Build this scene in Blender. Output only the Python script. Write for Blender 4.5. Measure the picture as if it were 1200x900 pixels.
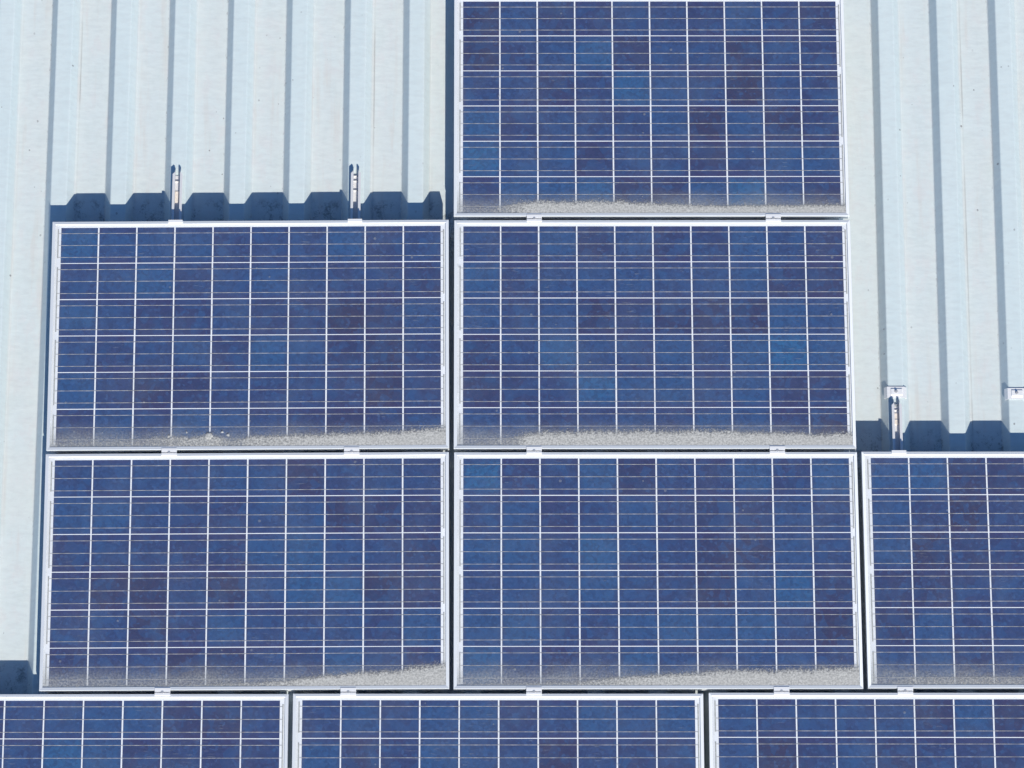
import bpy, math, random
from mathutils import Matrix, Vector, noise
random.seed(7)
scene = bpy.context.scene
col = scene.collection
for o in list(bpy.data.objects):
    bpy.data.objects.remove(o, do_unlink=True)

# ------------------------------------------------------------------ frame of the roof
# Everything on the roof is laid out in "roof metres": x across, y up the slope, z out of
# the roof, z = 0 at the top faces of the panel frames.
PITCH = math.radians(8.0)
T = Matrix.Translation((0, 0, 7.0)) @ Matrix.Rotation(PITCH, 4, 'X')

# ------------------------------------------------------------------ camera
cam_data = bpy.data.cameras.new('camera')
cam = bpy.data.objects.new('camera', cam_data)
col.objects.link(cam)
cam_data.sensor_width = 36.0
cam_data.lens = 4500 / 1200 * 36.0
cam_data.clip_start = 0.1
cam_data.clip_end = 2000
aa, bb, cc = -0.28099929, 0.00305347, 0.00243927
M = Matrix.Rotation(aa, 3, 'X') @ Matrix.Rotation(bb, 3, 'Y') @ Matrix.Rotation(cc, 3, 'Z')
cam.matrix_world = T @ (Matrix.Translation((-0.65101, -4.64161, 15.33213)) @ M.transposed().to_4x4())
scene.camera = cam

# ------------------------------------------------------------------ sun, sky, exposure
SUN = (T.to_3x3() @ Vector((0.365, -1.51, 1.0))).normalized()
elev = math.asin(SUN.z)
azim = math.atan2(SUN.x, SUN.y)
world = bpy.data.worlds.new('World')
scene.world = world
world.use_nodes = True
wn = world.node_tree
sky = wn.nodes.new('ShaderNodeTexSky')
sky.sky_type = 'NISHITA'
sky.sun_disc = False
sky.sun_elevation = elev
sky.sun_rotation = azim
sky.air_density = 1.0
sky.dust_density = 0.0
sky.ozone_density = 6.0
sky.altitude = 1500
wn.nodes['Background'].inputs['Strength'].default_value = 0.105
wn.links.new(sky.outputs[0], wn.nodes['Background'].inputs['Color'])
sd = bpy.data.lights.new('sun', 'SUN')
sd.energy = 4.8
sd.angle = math.radians(0.5)
sd.color = (1.0, 0.96, 0.87)
sun = bpy.data.objects.new('sun', sd)
col.objects.link(sun)
sun.rotation_euler = SUN.to_track_quat('Z', 'Y').to_euler()
sun.location = (0, -10, 30)
scene.view_settings.view_transform = 'Standard'
scene.view_settings.look = 'None'
scene.view_settings.exposure = 0.36
scene.view_settings.gamma = 1.0
scene.view_settings.use_curve_mapping = False
try:
    scene.cycles.max_bounces = 6
    scene.cycles.diffuse_bounces = 3
    scene.cycles.glossy_bounces = 2
except Exception:
    pass

# ------------------------------------------------------------------ material helpers
class NT:
    def __init__(self, name):
        self.m = bpy.data.materials.new(name)
        self.m.use_nodes = True
        self.t = self.m.node_tree
        self.t.nodes.clear()
        self.out = self.t.nodes.new('ShaderNodeOutputMaterial')
    def n(self, kind, **kw):
        nd = self.t.nodes.new('ShaderNode' + kind)
        for k, v in kw.items():
            if k.startswith('_'):
                setattr(nd, k[1:], v)
        return nd
    def put(self, sock, v):
        if v is None:
            return
        if isinstance(v, bpy.types.NodeSocket):
            self.t.links.new(v, sock)
        else:
            sock.default_value = v
    def math(self, op, a, b=None, clamp=False):
        nd = self.n('Math', _operation=op, _use_clamp=clamp)
        self.put(nd.inputs[0], a)
        self.put(nd.inputs[1], b)
        return nd.outputs[0]
    def ramp(self, v, a, b, lo=0.0, hi=1.0):
        nd = self.n('MapRange', _interpolation_type='SMOOTHSTEP')
        self.put(nd.inputs['Value'], v)
        self.put(nd.inputs['From Min'], a)
        self.put(nd.inputs['From Max'], b)
        self.put(nd.inputs['To Min'], lo)
        self.put(nd.inputs['To Max'], hi)
        return nd.outputs[0]
    def mix(self, f, a, b, blend='MIX'):
        nd = self.n('Mix', _data_type='RGBA', _blend_type=blend)
        self.put(nd.inputs[0], f)
        self.put(nd.inputs[6], a if isinstance(a, bpy.types.NodeSocket) else (*a, 1))
        self.put(nd.inputs[7], b if isinstance(b, bpy.types.NodeSocket) else (*b, 1))
        return nd.outputs[2]
    def coords(self, scale=(1, 1, 1), loc=(0, 0, 0)):
        tc = self.n('TexCoord')
        mp = self.n('Mapping')
        mp.inputs['Scale'].default_value = scale
        self.put(mp.inputs['Location'], loc)
        self.t.links.new(tc.outputs['Object'], mp.inputs['Vector'])
        return mp.outputs[0]
    def noise(self, vec, scale, detail=4, rough=0.55, w=None):
        nd = self.n('TexNoise')
        if w is not None:
            nd.noise_dimensions = '4D'
            self.put(nd.inputs['W'], w)
        self.put(nd.inputs['Vector'], vec)
        nd.inputs['Scale'].default_value = scale
        nd.inputs['Detail'].default_value = detail
        nd.inputs['Roughness'].default_value = rough
        return nd.outputs['Fac']
    def xyz(self):
        tc = self.n('TexCoord')
        s = self.n('SeparateXYZ')
        self.t.links.new(tc.outputs['Object'], s.inputs[0])
        return s.outputs
    def rand(self):
        return self.n('ObjectInfo').outputs['Random']
    def principled(self, **kw):
        p = self.n('BsdfPrincipled')
        for k, v in kw.items():
            k = k.replace('_', ' ')
            if isinstance(v, tuple) and len(v) == 3 and k.endswith('Color'):
                v = (*v, 1)
            self.put(p.inputs[k], v)
        return p
    def bump(self, h, strength, dist=0.001):
        b = self.n('Bump')
        b.inputs['Strength'].default_value = strength
        b.inputs['Distance'].default_value = dist
        self.put(b.inputs['Height'], h)
        return b.outputs[0]
    def done(self, shader):
        self.t.links.new(shader if isinstance(shader, bpy.types.NodeSocket) else shader.outputs[0], self.out.inputs['Surface'])
        return self.m

CREST = -0.066
RISE = 0.043
VALLEY = CREST - RISE

PR = 0.2515                       # rib pitch
X0 = -2.5122                      # crest centre of rib 0 at y = 0
HALF, RUN = 0.032, 0.028          # half crest width, run of a flank

def mat_roof():
    t = NT('coated_roof_sheet')
    x, y, z = t.xyz()
    valley = t.ramp(z, VALLEY + 0.010, VALLEY + 0.002)
    c1 = t.coords()
    big = t.noise(c1, 3.0, 5, 0.6)
    streak = t.noise(t.coords((9, 0.7, 9)), 2.0, 5, 0.6)
    mott = t.noise(t.coords((26, 60, 26)), 1.0, 4, 0.6)
    clean = t.mix(t.ramp(streak, 0.3, 0.7), (0.562, 0.64, 0.645), (0.587, 0.655, 0.655))
    dirty = t.mix(t.ramp(big, 0.3, 0.7), (0.602, 0.64, 0.625), (0.582, 0.638, 0.638))
    dirty = t.mix(t.ramp(streak, 0.52, 0.74, 0, 0.60), dirty, (0.555, 0.525, 0.485))
    blot = t.noise(t.coords((1, 0.6, 1)), 16, 5, 0.7)
    dirty = t.mix(t.ramp(blot, 0.50, 0.68, 0, 0.45), dirty, (0.60, 0.59, 0.585))
    dirty = t.mix(t.ramp(blot, 0.48, 0.34, 0, 0.40), dirty, (0.54, 0.60, 0.59))
    base = t.mix(valley, clean, dirty)
    base = t.mix(t.ramp(mott, 0.40, 0.68, 0, 0.16), base, (0.42, 0.43, 0.43))
    # small dark specks and droppings
    vo = t.n('TexVoronoi', _feature='F1')
    t.put(vo.inputs['Vector'], t.coords((1, 0.8, 0.2)))
    vo.inputs['Scale'].default_value = 34
    sc = t.n('SeparateColor')
    t.t.links.new(vo.outputs['Color'], sc.inputs[0])
    size = t.ramp(sc.outputs[0], 0.72, 1.0, 0.0, 0.15)
    fine = t.noise(c1, 260, 2, 0.5)
    speck = t.math('GREATER_THAN', size, t.math('ADD', vo.outputs['Distance'], t.math('MULTIPLY', t.math('SUBTRACT', fine, 0.5), 0.10)))
    patchy = t.ramp(t.noise(c1, 1.7, 3, 0.6), 0.40, 0.66, 0.0, 0.8)
    base = t.mix(t.math('MULTIPLY', speck, patchy), base, (0.16, 0.15, 0.15))
    # dotted grime along the feet of the ribs, and the dirt line of each sheet lap
    ph = t.math('FRACT', t.math('DIVIDE', t.math('SUBTRACT', x, X0 - 50 * PR), PR))
    foot = t.ramp(t.math('ABSOLUTE', t.math('SUBTRACT', ph, 0.752)), 0.024, 0.004)
    foot2 = t.ramp(t.math('ABSOLUTE', t.math('SUBTRACT', ph, 0.262)), 0.050, 0.005)
    dots = t.noise(t.coords((120, 45, 20)), 1.0, 3, 0.7)
    along = t.noise(t.coords((4, 1.3, 1)), 1.0, 4, 0.65)
    base = t.mix(t.math('MULTIPLY', foot, t.math('MULTIPLY', t.ramp(dots, 0.54, 0.66), t.ramp(along, 0.42, 0.66, 0.0, 0.6))), base, (0.20, 0.19, 0.18))
    base = t.mix(t.math('MULTIPLY', foot2, t.ramp(along, 0.44, 0.68, 0.0, 0.35)), base, (0.50, 0.475, 0.44))
    lp = t.math('FRACT', t.math('DIVIDE', t.math('SUBTRACT', x, X0 - 50 * PR), 5 * PR))
    lap = t.ramp(t.math('ABSOLUTE', t.math('SUBTRACT', lp, (HALF + RUN + 0.0105) / (5 * PR))), 0.0020, 0.0006)
    base = t.mix(t.math('MULTIPLY', lap, t.ramp(along, 0.46, 0.66, 0.05, 0.55)), base, (0.27, 0.27, 0.27))
    # noisy near-black blotches on the valley floors along some upper panel edges
    patch_n = t.noise(t.coords((13, 9, 13)), 1.6, 6, 0.72)
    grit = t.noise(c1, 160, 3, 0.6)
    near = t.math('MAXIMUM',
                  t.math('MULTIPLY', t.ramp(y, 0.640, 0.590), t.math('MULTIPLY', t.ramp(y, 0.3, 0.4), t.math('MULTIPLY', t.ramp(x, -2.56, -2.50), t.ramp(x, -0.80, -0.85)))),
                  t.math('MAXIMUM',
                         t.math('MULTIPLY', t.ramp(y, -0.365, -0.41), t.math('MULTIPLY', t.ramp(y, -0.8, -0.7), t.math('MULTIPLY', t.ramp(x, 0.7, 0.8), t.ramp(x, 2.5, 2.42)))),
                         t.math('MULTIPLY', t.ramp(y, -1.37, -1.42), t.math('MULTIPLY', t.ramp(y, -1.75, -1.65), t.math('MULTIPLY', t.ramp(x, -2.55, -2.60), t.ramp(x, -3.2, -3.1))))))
    dark_patch = t.math('MULTIPLY', near, t.math('MULTIPLY', valley, t.ramp(t.math('ADD', patch_n, t.math('MULTIPLY', t.math('SUBTRACT', grit, 0.5), 0.45)), 0.48, 0.70, 0, 0.60)))
    base = t.mix(dark_patch, base, (0.05, 0.055, 0.06))
    rough = t.ramp(big, 0.2, 0.8, 0.36, 0.5)
    h = t.math('ADD', t.math('MULTIPLY', mott, 0.6), t.math('MULTIPLY', t.noise(t.coords((7, 22, 7)), 1.2, 3, 0.5), 1.6))
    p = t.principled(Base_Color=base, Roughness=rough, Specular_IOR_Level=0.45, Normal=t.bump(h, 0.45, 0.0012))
    return t.done(p)

def mat_cell():
    t = NT('polycrystalline_silicon')
    r = t.rand()
    x, y, z = t.xyz()
    w = t.math('MULTIPLY', r, 37.0)
    r2 = t.math('FRACT', t.math('MULTIPLY', r, 57.31))
    rampn = t.n('ValToRGB')
    loc = t.n('ObjectInfo').outputs['Location']
    reg = t.noise(loc, 2.3, 2, 0.6)
    t.put(rampn.inputs[0], t.math('ADD', t.math('MULTIPLY', r, 0.66), t.ramp(reg, 0.36, 0.68, -0.06, 0.42)))
    e = rampn.color_ramp.elements
    e[0].position, e[0].color = 0.0, (0.044, 0.044, 0.104, 1)
    e[1].position, e[1].color = 1.0, (0.032, 0.122, 0.275, 1)
    for pos, c in ((0.32, (0.040, 0.057, 0.154, 1)), (0.60, (0.036, 0.075, 0.196, 1)), (0.84, (0.033, 0.096, 0.235, 1))):
        q = e.new(pos)
        q.color = c
    base = rampn.outputs[0]
    cm = t.n('CombineXYZ')
    t.put(cm.inputs[0], x)
    t.put(cm.inputs[1], y)
    t.put(cm.inputs[2], w)
    P = cm.outputs[0]
    vo = t.n('TexVoronoi')
    t.put(vo.inputs['Vector'], P)
    vo.inputs['Scale'].default_value = 85
    sc = t.n('SeparateColor')
    t.t.links.new(vo.outputs['Color'], sc.inputs[0])
    vo2 = t.n('TexVoronoi')
    t.put(vo2.inputs['Vector'], P)
    vo2.inputs['Scale'].default_value = 26
    sc2 = t.n('SeparateColor')
    t.t.links.new(vo2.outputs['Color'], sc2.inputs[0])
    base = t.mix(t.ramp(sc.outputs[0], 0.0, 1.0, 0.0, 0.50), base, (0.024, 0.040, 0.11))
    base = t.mix(t.ramp(sc.outputs[1], 0.80, 1.0, 0.0, 0.45), base, (0.055, 0.115, 0.27))
    base = t.mix(t.ramp(sc2.outputs[0], 0.4, 1.0, 0.0, 0.42), base, (0.032, 0.090, 0.235))
    base = t.mix(t.ramp(t.noise(P, 11, 3, 0.6), 0.46, 0.72, 0.0, 0.26), base, (0.034, 0.112, 0.262))
    # coating is thinner near the upper and lower cell edges: purplish there
    wob = t.math('MULTIPLY', t.math('SUBTRACT', t.noise(P, 16, 2, 0.5), 0.5), 0.05)
    ed = t.ramp(t.math('ADD', t.math('ABSOLUTE', y), wob), 0.042, 0.078, 0.0, 0.45)
    base = t.mix(t.math('MULTIPLY', ed, t.ramp(r2, 0.1, 0.9, 0.35, 1.0)), base, (0.052, 0.040, 0.120))
    ex = t.ramp(t.math('ADD', t.math('ABSOLUTE', x), wob), 0.062, 0.080, 0.0, 0.35)
    base = t.mix(ex, base, (0.040, 0.044, 0.110))
    # fine printed silver fingers only just lift the tone
    return t.done(t.principled(Base_Color=base, Roughness=0.42, Specular_IOR_Level=0.35))

def simple(name, color, rough=0.5, metal=0.0, var=0.08, scale=60, spec=0.5, bump=0.0):
    t = NT(name)
    nf = t.noise(t.coords(), scale, 4, 0.6)
    base = t.mix(t.ramp(nf, 0.3, 0.7), tuple(c * (1 - var) for c in color), tuple(min(0.9, c * (1 + var)) for c in color))
    kw = {}
    if bump:
        kw['Normal'] = t.bump(nf, bump, 0.001)
    return t.done(t.principled(Base_Color=base, Roughness=rough, Metallic=metal, Specular_IOR_Level=spec, **kw))

def mat_alu(name, tint, rough, aniso, metal, dirt=0.35):
    t = NT(name)
    vt = t.n('VectorTransform', _vector_type='VECTOR', _convert_from='OBJECT', _convert_to='WORLD')
    vt.inputs[0].default_value = (1, 0, 0)
    streak = t.noise(t.coords((3, 260, 260)), 1.0, 3, 0.6)
    grime = t.noise(t.coords((14, 90, 90)), 1.0, 5, 0.65)
    base = t.mix(t.ramp(streak, 0.3, 0.7), tuple(c * 0.93 for c in tint), tint)
    g = t.ramp(grime, 0.52, 0.8, 0.0, dirt)
    base = t.mix(g, base, (0.42, 0.40, 0.37))
    mt = t.math('MULTIPLY', t.math('SUBTRACT', 1.0, g), metal)
    p = t.principled(Base_Color=base, Roughness=rough, Metallic=mt, Anisotropic=aniso)
    t.t.links.new(vt.outputs[0], p.inputs['Tangent'])
    return t.done(p)

def mat_glass_top():
    # dusty tempered glass: clear, sky-reflecting, with a film of dust that thickens at the lower lip
    t = NT('dusty_panel_glass')
    r = t.rand()
    x, y, z = t.xyz()
    cm = t.n('CombineXYZ')
    t.put(cm.inputs[0], x)
    t.put(cm.inputs[1], y)
    t.put(cm.inputs[2], t.math('MULTIPLY', r, 61.0))
    P = cm.outputs[0]
    tr = t.n('BsdfTransparent')
    tr.inputs[0].default_value = (0.995, 0.998, 1.0, 1)
    gl = t.n('BsdfGlossy')
    gl.inputs['Roughness'].default_value = 0.10
    gl.inputs['Color'].default_value = (1, 1, 1, 1)
    ge = t.n('NewGeometry')
    dt = t.n('VectorMath', _operation='DOT_PRODUCT')
    t.t.links.new(ge.outputs['Normal'], dt.inputs[0])
    t.t.links.new(ge.outputs['Incoming'], dt.inputs[1])
    om = t.math('SUBTRACT', 1.0, t.math('ABSOLUTE', dt.outputs['Value']), clamp=True)
    fres = t.math('ADD', t.math('MULTIPLY', t.math('POWER', om, 5.0), 0.96), 0.035)
    m1 = t.n('MixShader')
    t.put(m1.inputs[0], fres)
    t.t.links.new(tr.outputs[0], m1.inputs[1])
    t.t.links.new(gl.outputs[0], m1.inputs[2])
    nz = t.n('TexNoise')
    t.put(nz.inputs['Vector'], P)
    nz.inputs['Scale'].default_value = 6.0
    nz.inputs['Detail'].default_value = 2.0
    scn = t.n('SeparateColor')
    t.t.links.new(nz.outputs['Color'], scn.inputs[0])
    soft, sm = scn.outputs[0], scn.outputs[1]
    fine = t.noise(P, 130, 3, 0.65)
    film = t.math('ADD', t.ramp(sm, 0.35, 0.75, 0.014, 0.050), t.ramp(fine, 0.45, 0.8, 0.0, 0.030))
    # run-off film along the lower edge
    edge = t.math('ADD', y, t.math('MULTIPLY', t.math('SUBTRACT', soft, 0.5), 0.06))
    low = t.ramp(edge, -0.345, -0.480, 0.0, 1.0)
    low = t.math('MULTIPLY', t.math('POWER', low, 1.8), t.ramp(fine, 0.25, 0.75, 0.28, 0.52))
    film = t.math('ADD', film, low)
    lft = t.ramp(t.math('ADD', x, t.math('MULTIPLY', t.math('SUBTRACT', soft, 0.5), 0.05)), -0.78, -0.822, 0.0, 0.12)
    film = t.math('ADD', film, lft)
    # hair-thin wiping marks and specks of grit
    rot = t.n('Mapping')
    rot.inputs['Rotation'].default_value = (0, 0, 0.9)
    rot.inputs['Scale'].default_value = (22, 170, 1)
    t.put(rot.inputs[0], P)
    hair = t.noise(rot.outputs[0], 1.0, 1, 0.5)
    film = t.math('ADD', film, t.math('MULTIPLY', t.ramp(hair, 0.66, 0.74, 0.0, 0.12), t.ramp(soft, 0.50, 0.60)))
    vo = t.n('TexVoronoi')
    t.put(vo.inputs['Vector'], P)
    vo.inputs['Scale'].default_value = 24
    sc = t.n('SeparateColor')
    t.t.links.new(vo.outputs['Color'], sc.inputs[0])
    size = t.ramp(sc.outputs[1], 0.86, 1.0, 0.0, 0.14)
    sp = t.math('GREATER_THAN', size, t.math('ADD', vo.outputs['Distance'], t.math('MULTIPLY', t.math('SUBTRACT', fine, 0.5), 0.12)))
    film = t.math('ADD', film, t.math('MULTIPLY', sp, 0.22), clamp=True)
    df = t.n('BsdfDiffuse')
    dc = t.mix(t.ramp(fine, 0.3, 0.7), (0.35, 0.37, 0.38), (0.50, 0.505, 0.495))
    t.t.links.new(dc, df.inputs[0])
    m2 = t.n('MixShader')
    t.put(m2.inputs[0], film)
    t.t.links.new(m1.outputs[0], m2.inputs[1])
    t.t.links.new(df.outputs[0], m2.inputs[2])
    return t.done(m2)

def mat_glass_plain():
    t = NT('panel_glass_edge')
    tr = t.n('BsdfTransparent')
    tr.inputs[0].default_value = (0.995, 0.998, 1.0, 1)
    return t.done(tr)

def mat_dust():
    # settled dust: opaque where thick, thinning out to nothing at its ragged upper edge
    t = NT('dry_dust')
    c = t.coords()
    n1 = t.noise(c, 120, 3, 0.75)
    n2 = t.noise(c, 22, 4, 0.6)
    n3 = t.noise(c, 300, 2, 0.7)
    at = t.n('Attribute')
    at.attribute_name = 'thickness'
    th = at.outputs['Fac']
    base = t.mix(t.ramp(n1, 0.38, 0.62), (0.35, 0.345, 0.33), (0.56, 0.55, 0.52))
    base = t.mix(t.ramp(n2, 0.45, 0.7, 0, 0.5), base, (0.45, 0.44, 0.415))
    base = t.mix(t.ramp(n3, 0.62, 0.76, 0, 0.45), base, (0.17, 0.155, 0.135))
    cover = t.math('ADD', th, t.math('ADD', t.math('MULTIPLY', t.math('SUBTRACT', n1, 0.5), 1.5), t.math('MULTIPLY', t.math('SUBTRACT', n3, 0.5), 0.7)))
    fac = t.ramp(cover, -0.15, 0.95, 0.0, 0.93)
    p = t.principled(Base_Color=base, Roughness=0.95, Specular_IOR_Level=0.1, Normal=t.bump(n1, 0.25, 0.0006))
    tr = t.n('BsdfTransparent')
    m = t.n('MixShader')
    t.put(m.inputs[0], fac)
    t.t.links.new(tr.outputs[0], m.inputs[1])
    t.t.links.new(p.outputs[0], m.inputs[2])
    return t.done(m)

MROOF = mat_roof()
MCELL = mat_cell()
MBACK = simple('white_backsheet', (0.84, 0.85, 0.87), 0.6, 0, 0.02)
MRIB = simple('tinned_ribbon', (0.50, 0.475, 0.455), 0.4, 0.15, 0.45, 26)  # strong tone variation paints broken glints along the ribbons
MBUS = simple('grey_bus_ribbon', (0.50, 0.50, 0.47), 0.4, 0.2, 0.2, 40)
MFRAME = mat_alu('anodised_frame', (0.81, 0.83, 0.85), 0.42, 0.85, 0.42, 0.4)
MRAIL = mat_alu('mill_aluminium_rail', (0.80, 0.785, 0.78), 0.45, 0.4, 0.35, 0.2)
MCLAMP = mat_alu('clamp_aluminium', (0.87, 0.86, 0.85), 0.5, 0.3, 0.2, 0.15)
MSTEEL = simple('stainless_bolt', (0.55, 0.55, 0.56), 0.4, 0.5, 0.1)
MREFLECT = simple('tan_floor_reflection', (0.70, 0.63, 0.57), 0.6, 0.0, 0.1)  # tan colour stands in for warm light reflected on the rail floor
MGT = mat_glass_top()
MGP = mat_glass_plain()
MDUST = mat_dust()
MWALL = simple('wall_cladding', (0.50, 0.54, 0.56), 0.55, 0, 0.06, 3)
MGROUND = simple('yard_asphalt', (0.055, 0.055, 0.055), 0.9, 0, 0.25, 2, bump=0.4)

# ------------------------------------------------------------------ mesh helpers
class MB:
    def __init__(self):
        self.v, self.f, self.mi = [], [], []
    def face(self, idx, m=0):
        self.f.append(tuple(idx))
        self.mi.append(m)
    def box(self, x0, x1, y0, y1, z0, z1, m=0, top=None):
        b = len(self.v)
        self.v += [(x, y, z) for z in (z0, z1) for y in (y0, y1) for x in (x0, x1)]
        for q in ((0, 2, 3, 1), (0, 1, 5, 4), (2, 6, 7, 3), (0, 4, 6, 2), (1, 3, 7, 5)):
            self.face([b + i for i in q], m)
        self.face([b + i for i in (4, 5, 7, 6)], m if top is None else top)
    def sweep(self, prof, x0, x1, mitre0=0.0, mitre1=0.0, m=0):
        """closed (y,z) outline, counter-clockwise seen from +x, swept along x; mitre = dx per unit y"""
        b, n = len(self.v), len(prof)
        for y, z in prof:
            self.v.append((x0 + mitre0 * y, y, z))
        for y, z in prof:
            self.v.append((x1 + mitre1 * y, y, z))
        for i in range(n):
            j = (i + 1) % n
            self.face((b + i, b + n + i, b + n + j, b + j)[::-1], m)
        self.face([b + i for i in range(n)][::-1], m)
        self.face([b + n + i for i in range(n)], m)
    def prism(self, cx, cy, r, z0, z1, n=6, rot=0.0, m=0):
        b = len(self.v)
        for z in (z0, z1):
            for k in range(n):
                a = rot + 2 * math.pi * k / n
                self.v.append((cx + r * math.cos(a), cy + r * math.sin(a), z))
        for k in range(n):
            j = (k + 1) % n
            self.face((b + k, b + j, b + n + j, b + n + k), m)
        self.face([b + n + k for k in range(n)], m)
        self.face([b + k for k in range(n)][::-1], m)
    def mesh(self, name, mats):
        me = bpy.data.meshes.new(name)
        me.from_pydata(self.v, [], self.f)
        for mt in (mats if isinstance(mats, (list, tuple)) else [mats]):
            me.materials.append(mt)
        me.polygons.foreach_set('material_index', self.mi)
        import bmesh
        bm = bmesh.new()
        bm.from_mesh(me)
        bmesh.ops.recalc_face_normals(bm, faces=bm.faces)
        bm.to_mesh(me)
        bm.free()
        me.update()
        return me

def add(name, me, parent=None, L=None):
    o = bpy.data.objects.new(name, me)
    col.objects.link(o)
    if parent is not None:
        o.parent = parent
        if L is not None:
            o.matrix_basis = L
    else:
        o.matrix_world = T @ (L if L is not None else Matrix.Identity(4))
    return o

def tag(o, label, cat, group=None):
    o['label'] = label
    o['category'] = cat
    if group:
        o['group'] = group
    return o

TR = Matrix.Translation
def RZ(a):
    return Matrix.Rotation(a, 4, 'Z')

# ------------------------------------------------------------------ ground and building
g = MB()
N = 24
for j in range(N + 1):
    for i in range(N + 1):
        g.v.append(((i / N - 0.5) * 800, (j / N - 0.5) * 800, 0.0))
for j in range(N):
    for i in range(N):
        a = j * (N + 1) + i
        g.face((a, a + 1, a + N + 2, a + N + 1))
ground = bpy.data.objects.new('ground', g.mesh('ground', MGROUND))
col.objects.link(ground)
ground['kind'] = 'structure'

building = bpy.data.objects.new('industrial_building', None)
col.objects.link(building)
tag(building, 'industrial building with a pale bluish ribbed metal sheet roof under the solar panels', 'building')

LEAN = 0.0045                     # ribs run very slightly off the panel rows
YL, YH = -5.6, 5.6

def bend(pts, rad=0.004):
    """round the corners of an open polyline a little"""
    out = [pts[0]]
    for a, b, c in zip(pts, pts[1:], pts[2:]):
        a, b, c = Vector(a), Vector(b), Vector(c)
        u, w = (a - b).normalized(), (c - b).normalized()
        p, q = b + u * rad, b + w * rad
        out += [tuple(p), tuple((p + q + 2 * b) / 4), tuple(q)]
    out.append(pts[-1])
    return out

def sheet_mesh(seed):
    # local x = 0 at the crest centre of the rib the sheet starts under
    lift = 0.0018
    pts = [(0.022, CREST)]
    pts += [(HALF, CREST), (HALF + RUN, VALLEY)]
    for k in range(1, 6):
        c = k * PR
        l = lift if k == 5 else 0.0
        e = 0.0012 if k == 5 else 0.0
        pts += [(c - HALF - RUN - e, VALLEY), (c - HALF - e, CREST + l), (c + HALF + e, CREST + l), (c + HALF + RUN + e, VALLEY + l)]
    pts.append((5 * PR + HALF + RUN + 0.009, VALLEY + lift + 0.0006))
    prof = bend(pts)
    n = len(prof)
    mb = MB()
    ys = [YL + (YH - YL) * i / 70 for i in range(71)]
    th = 0.0009
    for s in (0, 1):
        for y in ys:
            for i, (px, pz) in enumerate(prof):
                wv = 0.0005 * noise.noise(Vector((px * 2.2 + seed * 9, y * 1.7, 3.1))) if 2 < i < n - 3 else 0
                dx = 0.0006 * noise.noise(Vector((seed * 5 + round(px / PR), y * 1.1, 8.7)))
                mb.v.append((px + dx, y, pz + wv - s * th))
    half = len(ys) * n
    for j in range(len(ys) - 1):
        for i in range(n - 1):
            a = j * n + i
            mb.face((a, a + 1, a + n + 1, a + n))
            mb.face((half + a, half + a + n, half + a + n + 1, half + a + 1))
        for i in (0, n - 1):
            a = j * n + i
            mb.face((a, a + n, half + a + n, half + a))
    for j in (0, len(ys) - 1):
        for i in range(n - 1):
            a = j * n + i
            mb.face((a, a + 1, half + a + 1, half + a))
    me = mb.mesh('roof_sheet', MROOF)
    me.polygons.foreach_set('use_smooth', [False] * len(me.polygons))
    return me

K_MIN, K_MAX = -25, 30
for s, k0 in enumerate(range(K_MIN, K_MAX, 5)):
    me = sheet_mesh(s)
    # object coordinates stay roof coordinates for the material, so bake the rib offset in
    off = X0 + k0 * PR
    me.transform(TR((off, 0, 0)))
    o = add('roof_sheet', me, building, T @ RZ(-LEAN))
# walls under the roof: its corners in world space
xw0, xw1 = X0 + K_MIN * PR + 0.35, X0 + K_MAX * PR - 0.35
def wall(x0, x1, y0, y1, zt0, zt1):
    mb = MB()
    b = 0
    mb.v += [(x0, y0, 0), (x1, y0, 0), (x1, y1, 0), (x0, y1, 0), (x0, y0, zt0), (x1, y0, zt0), (x1, y1, zt1), (x0, y1, zt1)]
    for q in ((0, 3, 2, 1), (4, 5, 6, 7), (0, 1, 5, 4), (1, 2, 6, 5), (2, 3, 7, 6), (3, 0, 4, 7)):
        mb.face(q)
    o = bpy.data.objects.new('wall', mb.mesh('wall', MWALL))
    col.objects.link(o)
    o.parent = building
def zroof(yw):
    return 7.0 + (yw + math.sin(PITCH) * VALLEY) * math.tan(PITCH) + VALLEY / math.cos(PITCH) - 0.005
y0w, y1w = -5.2, 5.2
wall(xw0, xw1, y0w, y0w + 0.2, zroof(y0w), zroof(y0w + 0.2))
wall(xw0, xw1, y1w - 0.2, y1w, zroof(y1w - 0.2), zroof(y1w))
wall(xw0, xw0 + 0.2, y0w + 0.2, y1w - 0.2, zroof(y0w + 0.2), zroof(y1w - 0.2))
wall(xw1 - 0.2, xw1, y0w + 0.2, y1w - 0.2, zroof(y0w + 0.2), zroof(y1w - 0.2))

def rib_x(k, y):
    return X0 + k * PR + LEAN * y

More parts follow.
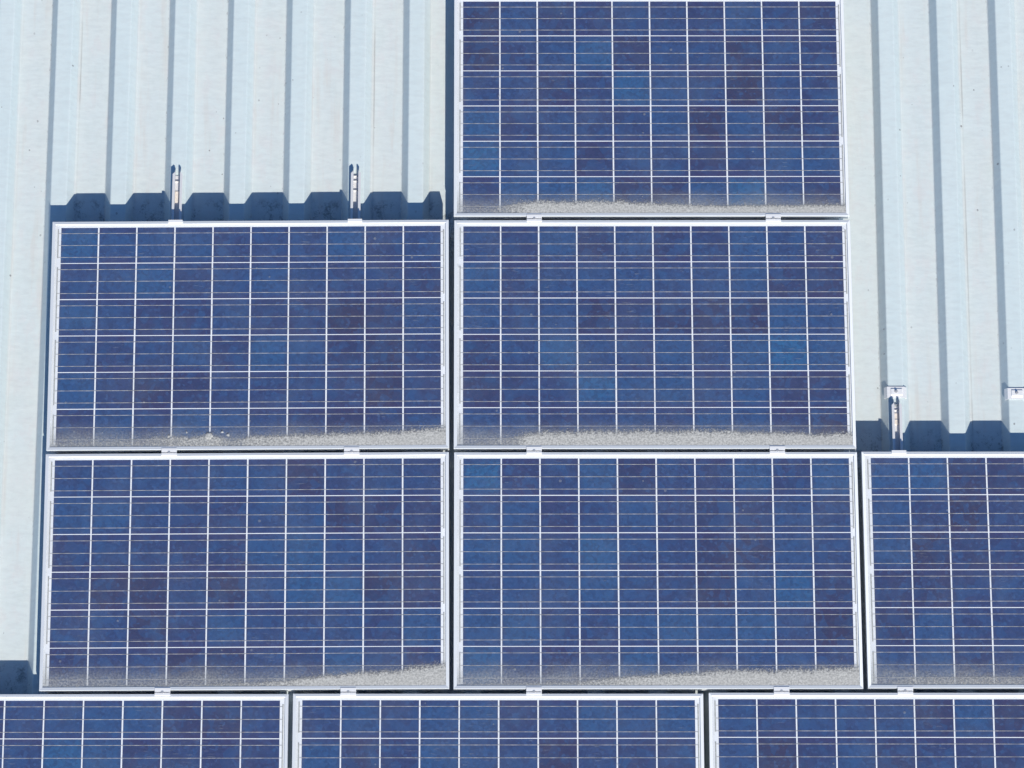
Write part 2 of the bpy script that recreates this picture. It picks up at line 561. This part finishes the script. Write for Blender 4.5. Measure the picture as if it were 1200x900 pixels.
# ------------------------------------------------------------------ mounting rails on the rib crests
FH = 0.038                         # frame height
RH = -CREST - FH                   # rail height, 20 mm
def rail_mesh(length, tip=0.030):
    """open channel with two out-turned lips; x along its length, x = 0 at its upper end"""
    mb = MB()
    h, fw, lw, th = RH, 0.0105, 0.0085, 0.0020
    mb.box(-length, -tip, -fw, fw, 0.0006, 0.0030)                      # floor
    for s in (-1, 1):
        y0, y1 = (fw, fw + th) if s > 0 else (-fw - th, -fw)
        # upright with a raked end that runs past the floor
        prof = [(-length, 0.0006), (0.0, 0.0006), (-0.004, h * 0.55), (-0.020, h), (-length, h)]
        b = len(mb.v)
        for yy in (y0, y1):
            for px, pz in prof:
                mb.v.append((px, yy, pz))
        n = len(prof)
        for i in range(n):
            j = (i + 1) % n
            mb.face((b + i, b + j, b + n + j, b + n + i))
        mb.face([b + i for i in range(n)])
        mb.face([b + n + i for i in range(n)][::-1])
        ya, yb = (y1, y1 + lw) if s > 0 else (y0 - lw, y0)
        # lip, raked too
        b = len(mb.v)
        inner, outer = (ya, yb) if s > 0 else (yb, ya)
        for zz in (h - th, h):
            mb.v += [(-length, inner, zz), (-0.022, inner, zz), (-0.030, outer, zz), (-length, outer, zz)]
        for q in ((0, 1, 2, 3), (4, 7, 6, 5), (0, 4, 5, 1), (1, 5, 6, 2), (2, 6, 7, 3), (3, 7, 4, 0)):
            mb.face([b + i for i in q])
    return mb.mesh('channel', MRAIL)
reflect_mb = MB(); reflect_mb.box(-0.024, 0.024, -0.0098, 0.0098, 0.0025, 0.0065)  # added slab that paints a warm reflection onto the channel floor
REFLECT = reflect_mb.mesh('floor_reflection', MREFLECT)
pin_mb = MB(); pin_mb.box(-0.0013, 0.0013, -0.0100, 0.0100, 0.003, 0.0085)
PIN = pin_mb.mesh('cross_pin', MSTEEL)
def rail(k, ytop, ybot, label, reflect_at=None, pins=()):
    e = bpy.data.objects.new('mounting_rail', None)
    col.objects.link(e)
    ang = math.pi / 2 - LEAN
    e.matrix_world = T @ TR((rib_x(k, ytop), ytop, CREST)) @ RZ(ang)
    tag(e, label, 'rail', 'aluminium channel rails on the roof ribs')
    add('channel', rail_mesh(ytop - ybot), e)
    if reflect_at:
        add('floor_reflection', REFLECT, e, TR((-reflect_at, 0, 0)))
    for p in pins:
        add('cross_pin', PIN, e, TR((-p, 0, 0)))
    return e
YB = -2.56
rail(2, 0.752, YB, 'channel rail end with a tan reflection painted on its floor, sticking out above a panel frame', reflect_at=0.125, pins=(0.055,))
rail(5, 0.756, YB, 'channel rail end with cross pins but no tan floor reflection, above a panel frame', pins=(0.036, 0.058, 0.100))
rail(8, 1.62, YB, 'hidden aluminium channel rail under the topmost panel, its half beside the shaded valley')
rail(12, 1.62, YB, 'hidden aluminium channel rail under the topmost panel, its half beside the open roof')
rail(14, -0.268, YB, 'channel rail end meeting a bolted bracket plate, above a panel frame', reflect_at=0.085, pins=(0.024, 0.046, 0.088))
rail(-1, -1.30, YB, 'hidden aluminium channel rail under the lowest row, below the bare roof strip')
rail(18, -0.30, -1.60, 'hidden aluminium channel rail beyond the lone bolted bracket')

# ------------------------------------------------------------------ solar panels
PX, PY = 0.160, 0.15883
W, H = 1.6655, 0.9950
LIP = 0.0132
OX, OY = -0.0020, 0.0034           # frame centre relative to the cell field
ZG = -0.0012                       # glass surface below the frame top
def frame_bar_mesh(length):
    """x along the bar, y = 0 at the outer face and growing inward, z = 0 at the frame top"""
    c = 0.0009
    prof = [(0, -FH), (0.028, -FH), (0.028, -FH + 0.0018), (0.0020, -FH + 0.0018), (0.0020, -0.0085), (LIP - 0.001, -0.0085), (LIP - 0.001, -0.0068),
            (0.0020, -0.0068), (0.0020, -0.0030), (LIP, -0.0030 + 0.0014), (LIP, -0.0004), (LIP - 0.0006, 0), (c, 0), (0, -c)]
    mb = MB()
    mb.sweep(prof, -length / 2, length / 2, 1.0, -1.0)
    return mb.mesh('frame_bar', MFRAME)
BAR_L, BAR_S = frame_bar_mesh(W), frame_bar_mesh(H)
b = MB(); b.box(-W / 2 + 0.0025, W / 2 - 0.0025, -H / 2 + 0.0025, H / 2 - 0.0025, -0.0066, -0.0056)
BACK = b.mesh('backsheet', MBACK)
CW, CH = 0.1540, 0.1549
b = MB(); b.box(-CW / 2, CW / 2, -CH / 2, CH / 2, -0.0003, 0.0)
CELL = b.mesh('solar_cell', MCELL)
b = MB(); b.box(-5 * PX - 0.009, 5 * PX + 0.009, -0.00095, 0.00095, 0.0, 0.0003)
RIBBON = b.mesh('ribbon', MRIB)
def bus_mesh(length):
    q = MB(); q.box(-0.0024, 0.0024, -length / 2, length / 2, 0.0, 0.0004)
    return q.mesh('bus_ribbon', MBUS)
BUS2, BUS1 = bus_mesh(1.78 * PY), bus_mesh(0.80 * PY)
gl = MB()
gl.box(-W / 2 + 0.003, W / 2 - 0.003, -H / 2 + 0.003, H / 2 - 0.003, -0.0042, ZG - 0.0006, 1, 0)
GLASS = gl.mesh('glass', [MGT, MGP])

panel_root = {}
def solar_panel(key, x, y, rot, label):
    e = bpy.data.objects.new('solar_panel', None)
    col.objects.link(e)
    e.matrix_world = T @ TR((x, y, 0)) @ RZ(rot)
    tag(e, label, 'solar panel', 'solar panels on the metal roof')
    F = TR((OX, OY, 0))
    add('frame_bar', BAR_L, e, F @ TR((0, -H / 2, 0)))
    add('frame_bar', BAR_L, e, F @ TR((0, H / 2, 0)) @ RZ(math.pi))
    add('frame_bar', BAR_S, e, F @ TR((W / 2, 0, 0)) @ RZ(math.pi / 2))
    add('frame_bar', BAR_S, e, F @ TR((-W / 2, 0, 0)) @ RZ(-math.pi / 2))
    add('backsheet', BACK, e, F)
    rr = random.Random(key)
    for j in range(6):
        for i in range(10):
            add('solar_cell', CELL, e, TR(((i - 4.5) * PX + rr.uniform(-0.0003, 0.0003), (2.5 - j) * PY + rr.uniform(-0.0003, 0.0003), -0.0051)))
        for q in (-1, 0, 1):
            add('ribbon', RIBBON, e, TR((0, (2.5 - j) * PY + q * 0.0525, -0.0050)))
    xr = 5 * PX + 0.0095
    for yc in (2, 0, -2):
        add('bus_ribbon', BUS2, e, TR((xr, yc * PY, -0.0048)))
    for yc in (1, -1):
        add('bus_ribbon', BUS2, e, TR((-xr, yc * PY, -0.0048)))
    for yc in (2.55, -2.55):
        add('bus_ribbon', BUS1, e, TR((-xr, yc * PY, -0.0048)))
    add('glass', GLASS, e, F)
    panel_root[key] = e
    return e

PANELS = {
    '12': (-0.0016, 1.0135, -0.00062, 'blue solar panel topmost of its column, bare roof sheeting along both short sides'),
    '22': (0.0, 0.0, -0.00073, 'blue solar panel between the topmost panel and the middle panel of the row of three'),
    '21': (-1.6869, -0.0005, 0.0044, 'blue solar panel with two channel rail ends sticking out above its long frame'),
    '31': (-1.6842, -1.0121, 0.00387, 'blue solar panel directly below the one with two rail ends, dust heaped in one corner'),
    '32': (0.0011, -1.0112, -0.0009, 'blue solar panel in the middle of the row of three, panels on every side'),
    '33': (1.6857, -1.0112, -0.00094, 'blue solar panel with one rail end and bolted brackets above its long frame'),
    '41': (-2.3358, -2.0249, -0.00125, 'lowest-row solar panel that juts out under a bare strip of roof'),
    '42': (-0.6516, -2.0261, -0.00169, 'lowest-row solar panel between two others, straddling the gap of the two panels above'),
    '43': (1.0363, -2.0254, -0.00214, 'lowest-row solar panel below the panel with the bolted brackets above it'),
}
for key, (x, y, rot, lab) in PANELS.items():
    solar_panel(key, x, y, rot, lab)

# ------------------------------------------------------------------ clamps
def mid_clamp_mesh(gap):
    """x along the frames, y across the gap, z = 0 at the frame tops"""
    hw, hg, fl = 0.0315, gap / 2 - 0.0012, 0.0085
    t = 0.0026
    g0, g1 = -0.0055, 0.0005          # narrow groove of the bolt slot
    prof = [(-hg - fl, 0.0002), (-hg, 0.0002), (-hg, -0.0060), (hg, -0.0060), (hg, 0.0002), (hg + fl, 0.0002),
            (hg + fl, t - 0.0006), (hg + fl - 0.0006, t), (g1, t), (g1, -0.0048), (g0, -0.0048), (g0, t), (-hg - fl + 0.0006, t), (-hg - fl, t - 0.0006)]
    mb = MB()
    mb.sweep(prof, -hw, hw)
    return mb.mesh('clamp_body', MCLAMP)
MIDC = mid_clamp_mesh(0.0175)
b = MB(); b.prism(0, -0.0025, 0.0058, -0.0048, 0.0040, 8, 0.3)
BOLT = b.mesh('bolt', MSTEEL)
b = MB(); b.prism(0, 0, 0.004, CREST + 0.003, -0.0059, 8)
STUD = b.mesh('stud', MSTEEL)
def mid_clamp(x, y, label):
    e = bpy.data.objects.new('mid_clamp', None)
    col.objects.link(e)
    e.matrix_world = T @ TR((x, y, 0)) @ RZ(random.uniform(-0.006, 0.006))
    tag(e, label, 'clamp', 'clamps across the gaps between panels')
    add('clamp_body', MIDC, e)
    add('bolt', BOLT, e)
    add('stud', STUD, e)
gy12, gy23, gy34 = 0.5068 + OY, -0.5057 + OY, -1.5187 + OY
for k, yy, lab in (
    (8, gy12, 'small clamp on the topmost panel, at the side where the dust film is thin'),
    (12, gy12, 'small clamp on the topmost panel, at the side by the wide open roof'),
    (2, gy23, 'small clamp below the panel with two rail ends, under its clean corner'),
    (5, gy23, 'small clamp below the panel with two rail ends, under its dust heap'),
    (8, gy23, 'small clamp atop the middle panel of the row of three, where the dust starts'),
    (12, gy23, 'small clamp atop the middle panel of the row of three, by the open roof corner'),
    (2, gy34, 'small clamp between the jutting lowest-row panel and the panel above it'),
    (5, gy34, 'small clamp under the wedge of dust heaped in a panel corner'),
    (8, gy34, 'small clamp below the middle panel of the row of three, at its clean corner'),
    (12, gy34, 'small clamp below the middle panel of the row of three, under its dust heap'),
    (14, gy34, 'small clamp below the panel that has bolted brackets above it')):
    dy = {2: -0.0045 if yy == gy23 else -0.002, 5: -0.0015}.get(k, 0.0) if yy > -1.4 else 0.0
    mid_clamp(rib_x(k, yy), yy + dy, lab)

b = MB()
t_ = 0.0026
b.sweep([(-0.0085, 0.0003), (0.0022, 0.0003), (0.0022, -0.0365), (0.016, -0.0365), (0.016, -0.0340), (0.0048, -0.0340), (0.0048, t_), (-0.0079, t_), (-0.0085, t_ - 0.0006)], -0.030, 0.030)
ENDC = b.mesh('clamp_body', MCLAMP)
b = MB(); b.prism(0, 0.0105, 0.0048, -0.0340, -0.0290, 6, 0.2)
EBOLT = b.mesh('bolt', MSTEEL)
def end_clamp(k, key, label):
    x, y, rot, _ = PANELS[key]
    yt = y + OY + H / 2
    xx = rib_x(k, yt)
    yt += (xx - x) * rot
    e = bpy.data.objects.new('end_clamp', None)
    col.objects.link(e)
    e.matrix_world = T @ TR((xx, yt, 0)) @ RZ(rot)
    tag(e, label, 'clamp', 'end clamps on outer panel edges')
    add('clamp_body', ENDC, e)
    add('bolt', EBOLT, e)
end_clamp(2, '21', 'end clamp gripping the panel frame at the rail with the painted tan floor reflection')
end_clamp(5, '21', 'end clamp gripping the panel frame at the rail with cross pins only')
end_clamp(14, '33', 'end clamp gripping the panel frame at the rail with the bolted bracket')
end_clamp(8, '12', 'hidden end clamp on the far long side of the topmost panel, thin-film half')
end_clamp(12, '12', 'hidden end clamp on the far long side of the topmost panel, open-roof half')
end_clamp(18, '33', 'hidden end clamp beyond the lone bolted bracket')

# ------------------------------------------------------------------ saddle brackets on the ribs
def bracket(k, y, label):
    e = bpy.data.objects.new('roof_bracket', None)
    col.objects.link(e)
    e.matrix_world = T @ TR((rib_x(k, y), y, CREST)) @ RZ(-LEAN)
    tag(e, label, 'bracket', 'saddle brackets on the roof ribs')
    w = HALF + 0.003
    b = MB()
    # saddle: flat on the crest with two wings bent down the rib flanks
    s = RUN / RISE
    d = 0.016
    pr = [(-w - d * s, -d), (-w, 0.0014), (w, 0.0014), (w + d * s, -d), (w + d * s + 0.002, -d + 0.001), (w + 0.001, 0.0034), (-w - 0.001, 0.0034), (-w - d * s - 0.002, -d + 0.001)]
    bb_ = len(b.v)
    for yy in (-0.024, 0.024):
        for px, pz in pr:
            b.v.append((px, yy, pz))
    n = len(pr)
    for i in range(n):
        j = (i + 1) % n
        b.face((bb_ + i, bb_ + j, bb_ + n + j, bb_ + n + i))
    for o_ in (0, n):
        for q in ((0, 1, 6, 7), (1, 2, 5, 6), (2, 3, 4, 5)):
            b.face([bb_ + o_ + i for i in q])
    add('saddle', b.mesh('saddle', MCLAMP), e)
    b = MB()
    b.sweep([(-0.016, 0.0034), (0.014, 0.0034), (0.014, 0.0062), (0.0132, 0.0070), (-0.010, 0.0070), (-0.016, 0.0046)], -0.020, 0.026)
    add('pressure_plate', b.mesh('pressure_plate', MCLAMP), e)
    b = MB()
    b.prism(0.001, 0.002, 0.0070, 0.0068, 0.0080, 14)
    b.prism(0.001, 0.002, 0.0052, 0.0078, 0.0130, 6, 0.4)
    add('bolt', b.mesh('bolt', MSTEEL), e)
bracket(14, -0.236, 'bolted bracket plate on a rib at the upper end of a channel rail')
bracket(16, -0.243, 'lone bolted bracket plate on a rib with no rail beside it')

# ------------------------------------------------------------------ dust heaped against the lower frames
def interp(tab, u):
    for (u0, *a), (u1, *b_) in zip(tab, tab[1:]):
        if u <= u1:
            f = (u - u0) / max(1e-6, u1 - u0)
            return [p + (q - p) * f for p, q in zip(a, b_)]
    return list(tab[-1][1:])

def deposit(key, tab, label, blobs=()):
    """tab: (fraction along the panel, height of the heap in mm, cover 0..1)"""
    rr = random.Random('d' + key)
    seed = rr.uniform(0, 99)
    xl, xr_ = OX - W / 2 + LIP + 0.0005, OX + W / 2 - LIP - 0.0005
    yb = OY - H / 2 + LIP + 0.0004
    dx, dy = 0.0030, 0.0029
    nx = int((xr_ - xl) / dx)
    ny = 36
    zg = ZG - 0.0006
    hts = []
    for j in range(ny + 1):
        row = []
        for i in range(nx + 1):
            u = i / nx
            hmm, cov = interp(tab, u)
            x = xl + i * dx
            yd = j * dy
            env = 1.12 * hmm / 1000 * (1 + 0.14 * noise.noise(Vector((x * 14, seed, 0))) + 0.08 * noise.noise(Vector((x * 75, seed, 4))) + 0.08 * noise.noise(Vector((x * 190, seed, 9))))
            n1 = noise.noise(Vector((x * 60, yd * 75, seed)))
            n2 = noise.noise(Vector((x * 150, yd * 170, seed + 7)))
            n3 = noise.noise(Vector((x * 310, yd * 330, seed + 3)))
            lump = 0.5 + 0.20 * n1 + 0.42 * n2 + 0.42 * n3
            if env <= 0.002:
                row.append(-1.0)
                continue
            s = (env - yd) / env
            v = min(1.0, s * 2.4) if s > 0 else s * 2.4
            v += (lump - 0.5) * 0.5 - (1 - cov) * 1.3
            row.append(v)
        hts.append(row)
    for (bu, by, br) in blobs:
        bi, bj, R = bu * nx, by / 1000 / dy, br / 1000 / dx
        for j in range(ny + 1):
            for i in range(max(0, int(bi - R - 2)), min(nx, int(bi + R + 2)) + 1):
                q = 1 - ((i - bi) ** 2 + ((j - bj) * dy / dx) ** 2) / R ** 2
                if q > 0:
                    hts[j][i] = max(hts[j][i], 1.2 + 2.5 * math.sqrt(q))
    mb = MB()
    idx = {}
    thick = []
    def vid(i, j):
        if (i, j) not in idx:
            idx[(i, j)] = len(mb.v)
            jx = 0.35 * dx * noise.noise(Vector((i * 1.37, j * 2.11, seed)))
            jy = 0.35 * dy * noise.noise(Vector((i * 2.17, j * 1.31, seed + 5))) if j else 0
            mb.v.append((min(xr_, max(xl, xl + i * dx + jx)), yb + j * dy + jy, zg + 0.00025 + 0.0006 * max(0.0, hts[j][i])))
            thick.append(max(-1.0, min(1.5, hts[j][i])))
        return idx[(i, j)]
    for j in range(ny):
        for i in range(nx):
            q = (hts[j][i], hts[j][i + 1], hts[j + 1][i + 1], hts[j + 1][i])
            if max(q) > -0.75:
                mb.face((vid(i, j), vid(i + 1, j), vid(i + 1, j + 1), vid(i, j + 1)))
    # loose grains lying above the heap
    for k in range(260):
        u = rr.random()
        hmm, cov = interp(tab, u)
        if rr.random() > 0.25 + cov:
            continue
        x = xl + 0.004 + u * (xr_ - xl - 0.008)
        yd = max(0.003, (hmm * rr.uniform(0.55, 1.25) + rr.expovariate(0.09) * (1 if rr.random() < 0.25 else 0.2)) / 1000)
        if yd > 0.16:
            continue
        r = rr.uniform(0.0005, 0.0013)
        mb.prism(x, yb + yd, r, zg - 0.0001, zg + r * 1.1, 5, rr.uniform(0, 6))
        thick += [1.5] * 10
    me = mb.mesh('dust_deposit', MDUST)
    at = me.attributes.new('thickness', 'FLOAT', 'POINT')
    at.data.foreach_set('value', thick)
    x, y, rot, _ = PANELS[key]
    o = add('dust_deposit', me, None, TR((x, y, 0)) @ RZ(rot))
    o['kind'] = 'stuff'
    tag(o, label, 'dust')
    return o

deposit('12', [(0, 0, 0), (0.08, 22, .30), (0.14, 46, .55), (0.20, 55, .95), (0.36, 52, 1.0), (0.48, 45, 1.0), (0.58, 34, 1.0), (0.8, 31, 1.05), (1, 33, 1.15)],
        'grey dust and grit heaped along the lower frame of the topmost panel')
deposit('22', [(0, 0, 0), (0.06, 25, .30), (0.15, 48, .45), (0.18, 56, .95), (0.32, 58, .95), (0.5, 60, 1.05), (0.66, 58, 1.08), (0.78, 50, 1.1), (0.9, 45, 1.12), (1, 46, 1.2)],
        'grey dust and grit heaped along the frame just above the middle panel of the row of three')
deposit('21', [(0, 22, .25), (0.12, 30, .32), (0.24, 42, .40), (0.31, 52, .58), (0.42, 50, .72), (0.46, 30, .45), (0.5, 48, .70), (0.62, 50, .82), (0.75, 52, 1.0), (0.9, 58, 1.08), (1, 68, 1.2)],
        'patchy grey dust along the lower frame of the panel with two rail ends',
        blobs=((0.402, 44, 14), (0.435, 60, 5), (0.45, 48, 6), (0.30, 44, 5), (0.345, 60, 4)))
deposit('31', [(0, 0, 0), (0.2, 8, .15), (0.42, 14, .40), (0.55, 20, .55), (0.62, 30, .72), (0.68, 40, .98), (0.8, 52, 1.05), (0.9, 64, 1.1), (1, 80, 1.2)],
        'wedge of grey dust heaped deepest in one lower corner of a panel')
deposit('32', [(0, 0, 0), (0.08, 10, .3), (0.28, 16, .45), (0.36, 32, .62), (0.46, 42, .85), (0.56, 48, .98), (0.68, 60, 1.05), (0.85, 62, 1.08), (1, 66, 1.2)],
        'grey dust heaped along the lower frame of the middle panel of the row of three')
deposit('33', [(0, 0, 0), (0.06, 20, .3), (0.10, 40, .46), (0.18, 40, .40), (0.3, 42, .46), (0.4, 38, .40), (0.7, 20, .3), (1, 30, .4)],
        'thin patchy grey dust along the lower frame of the panel with bolted brackets above it')
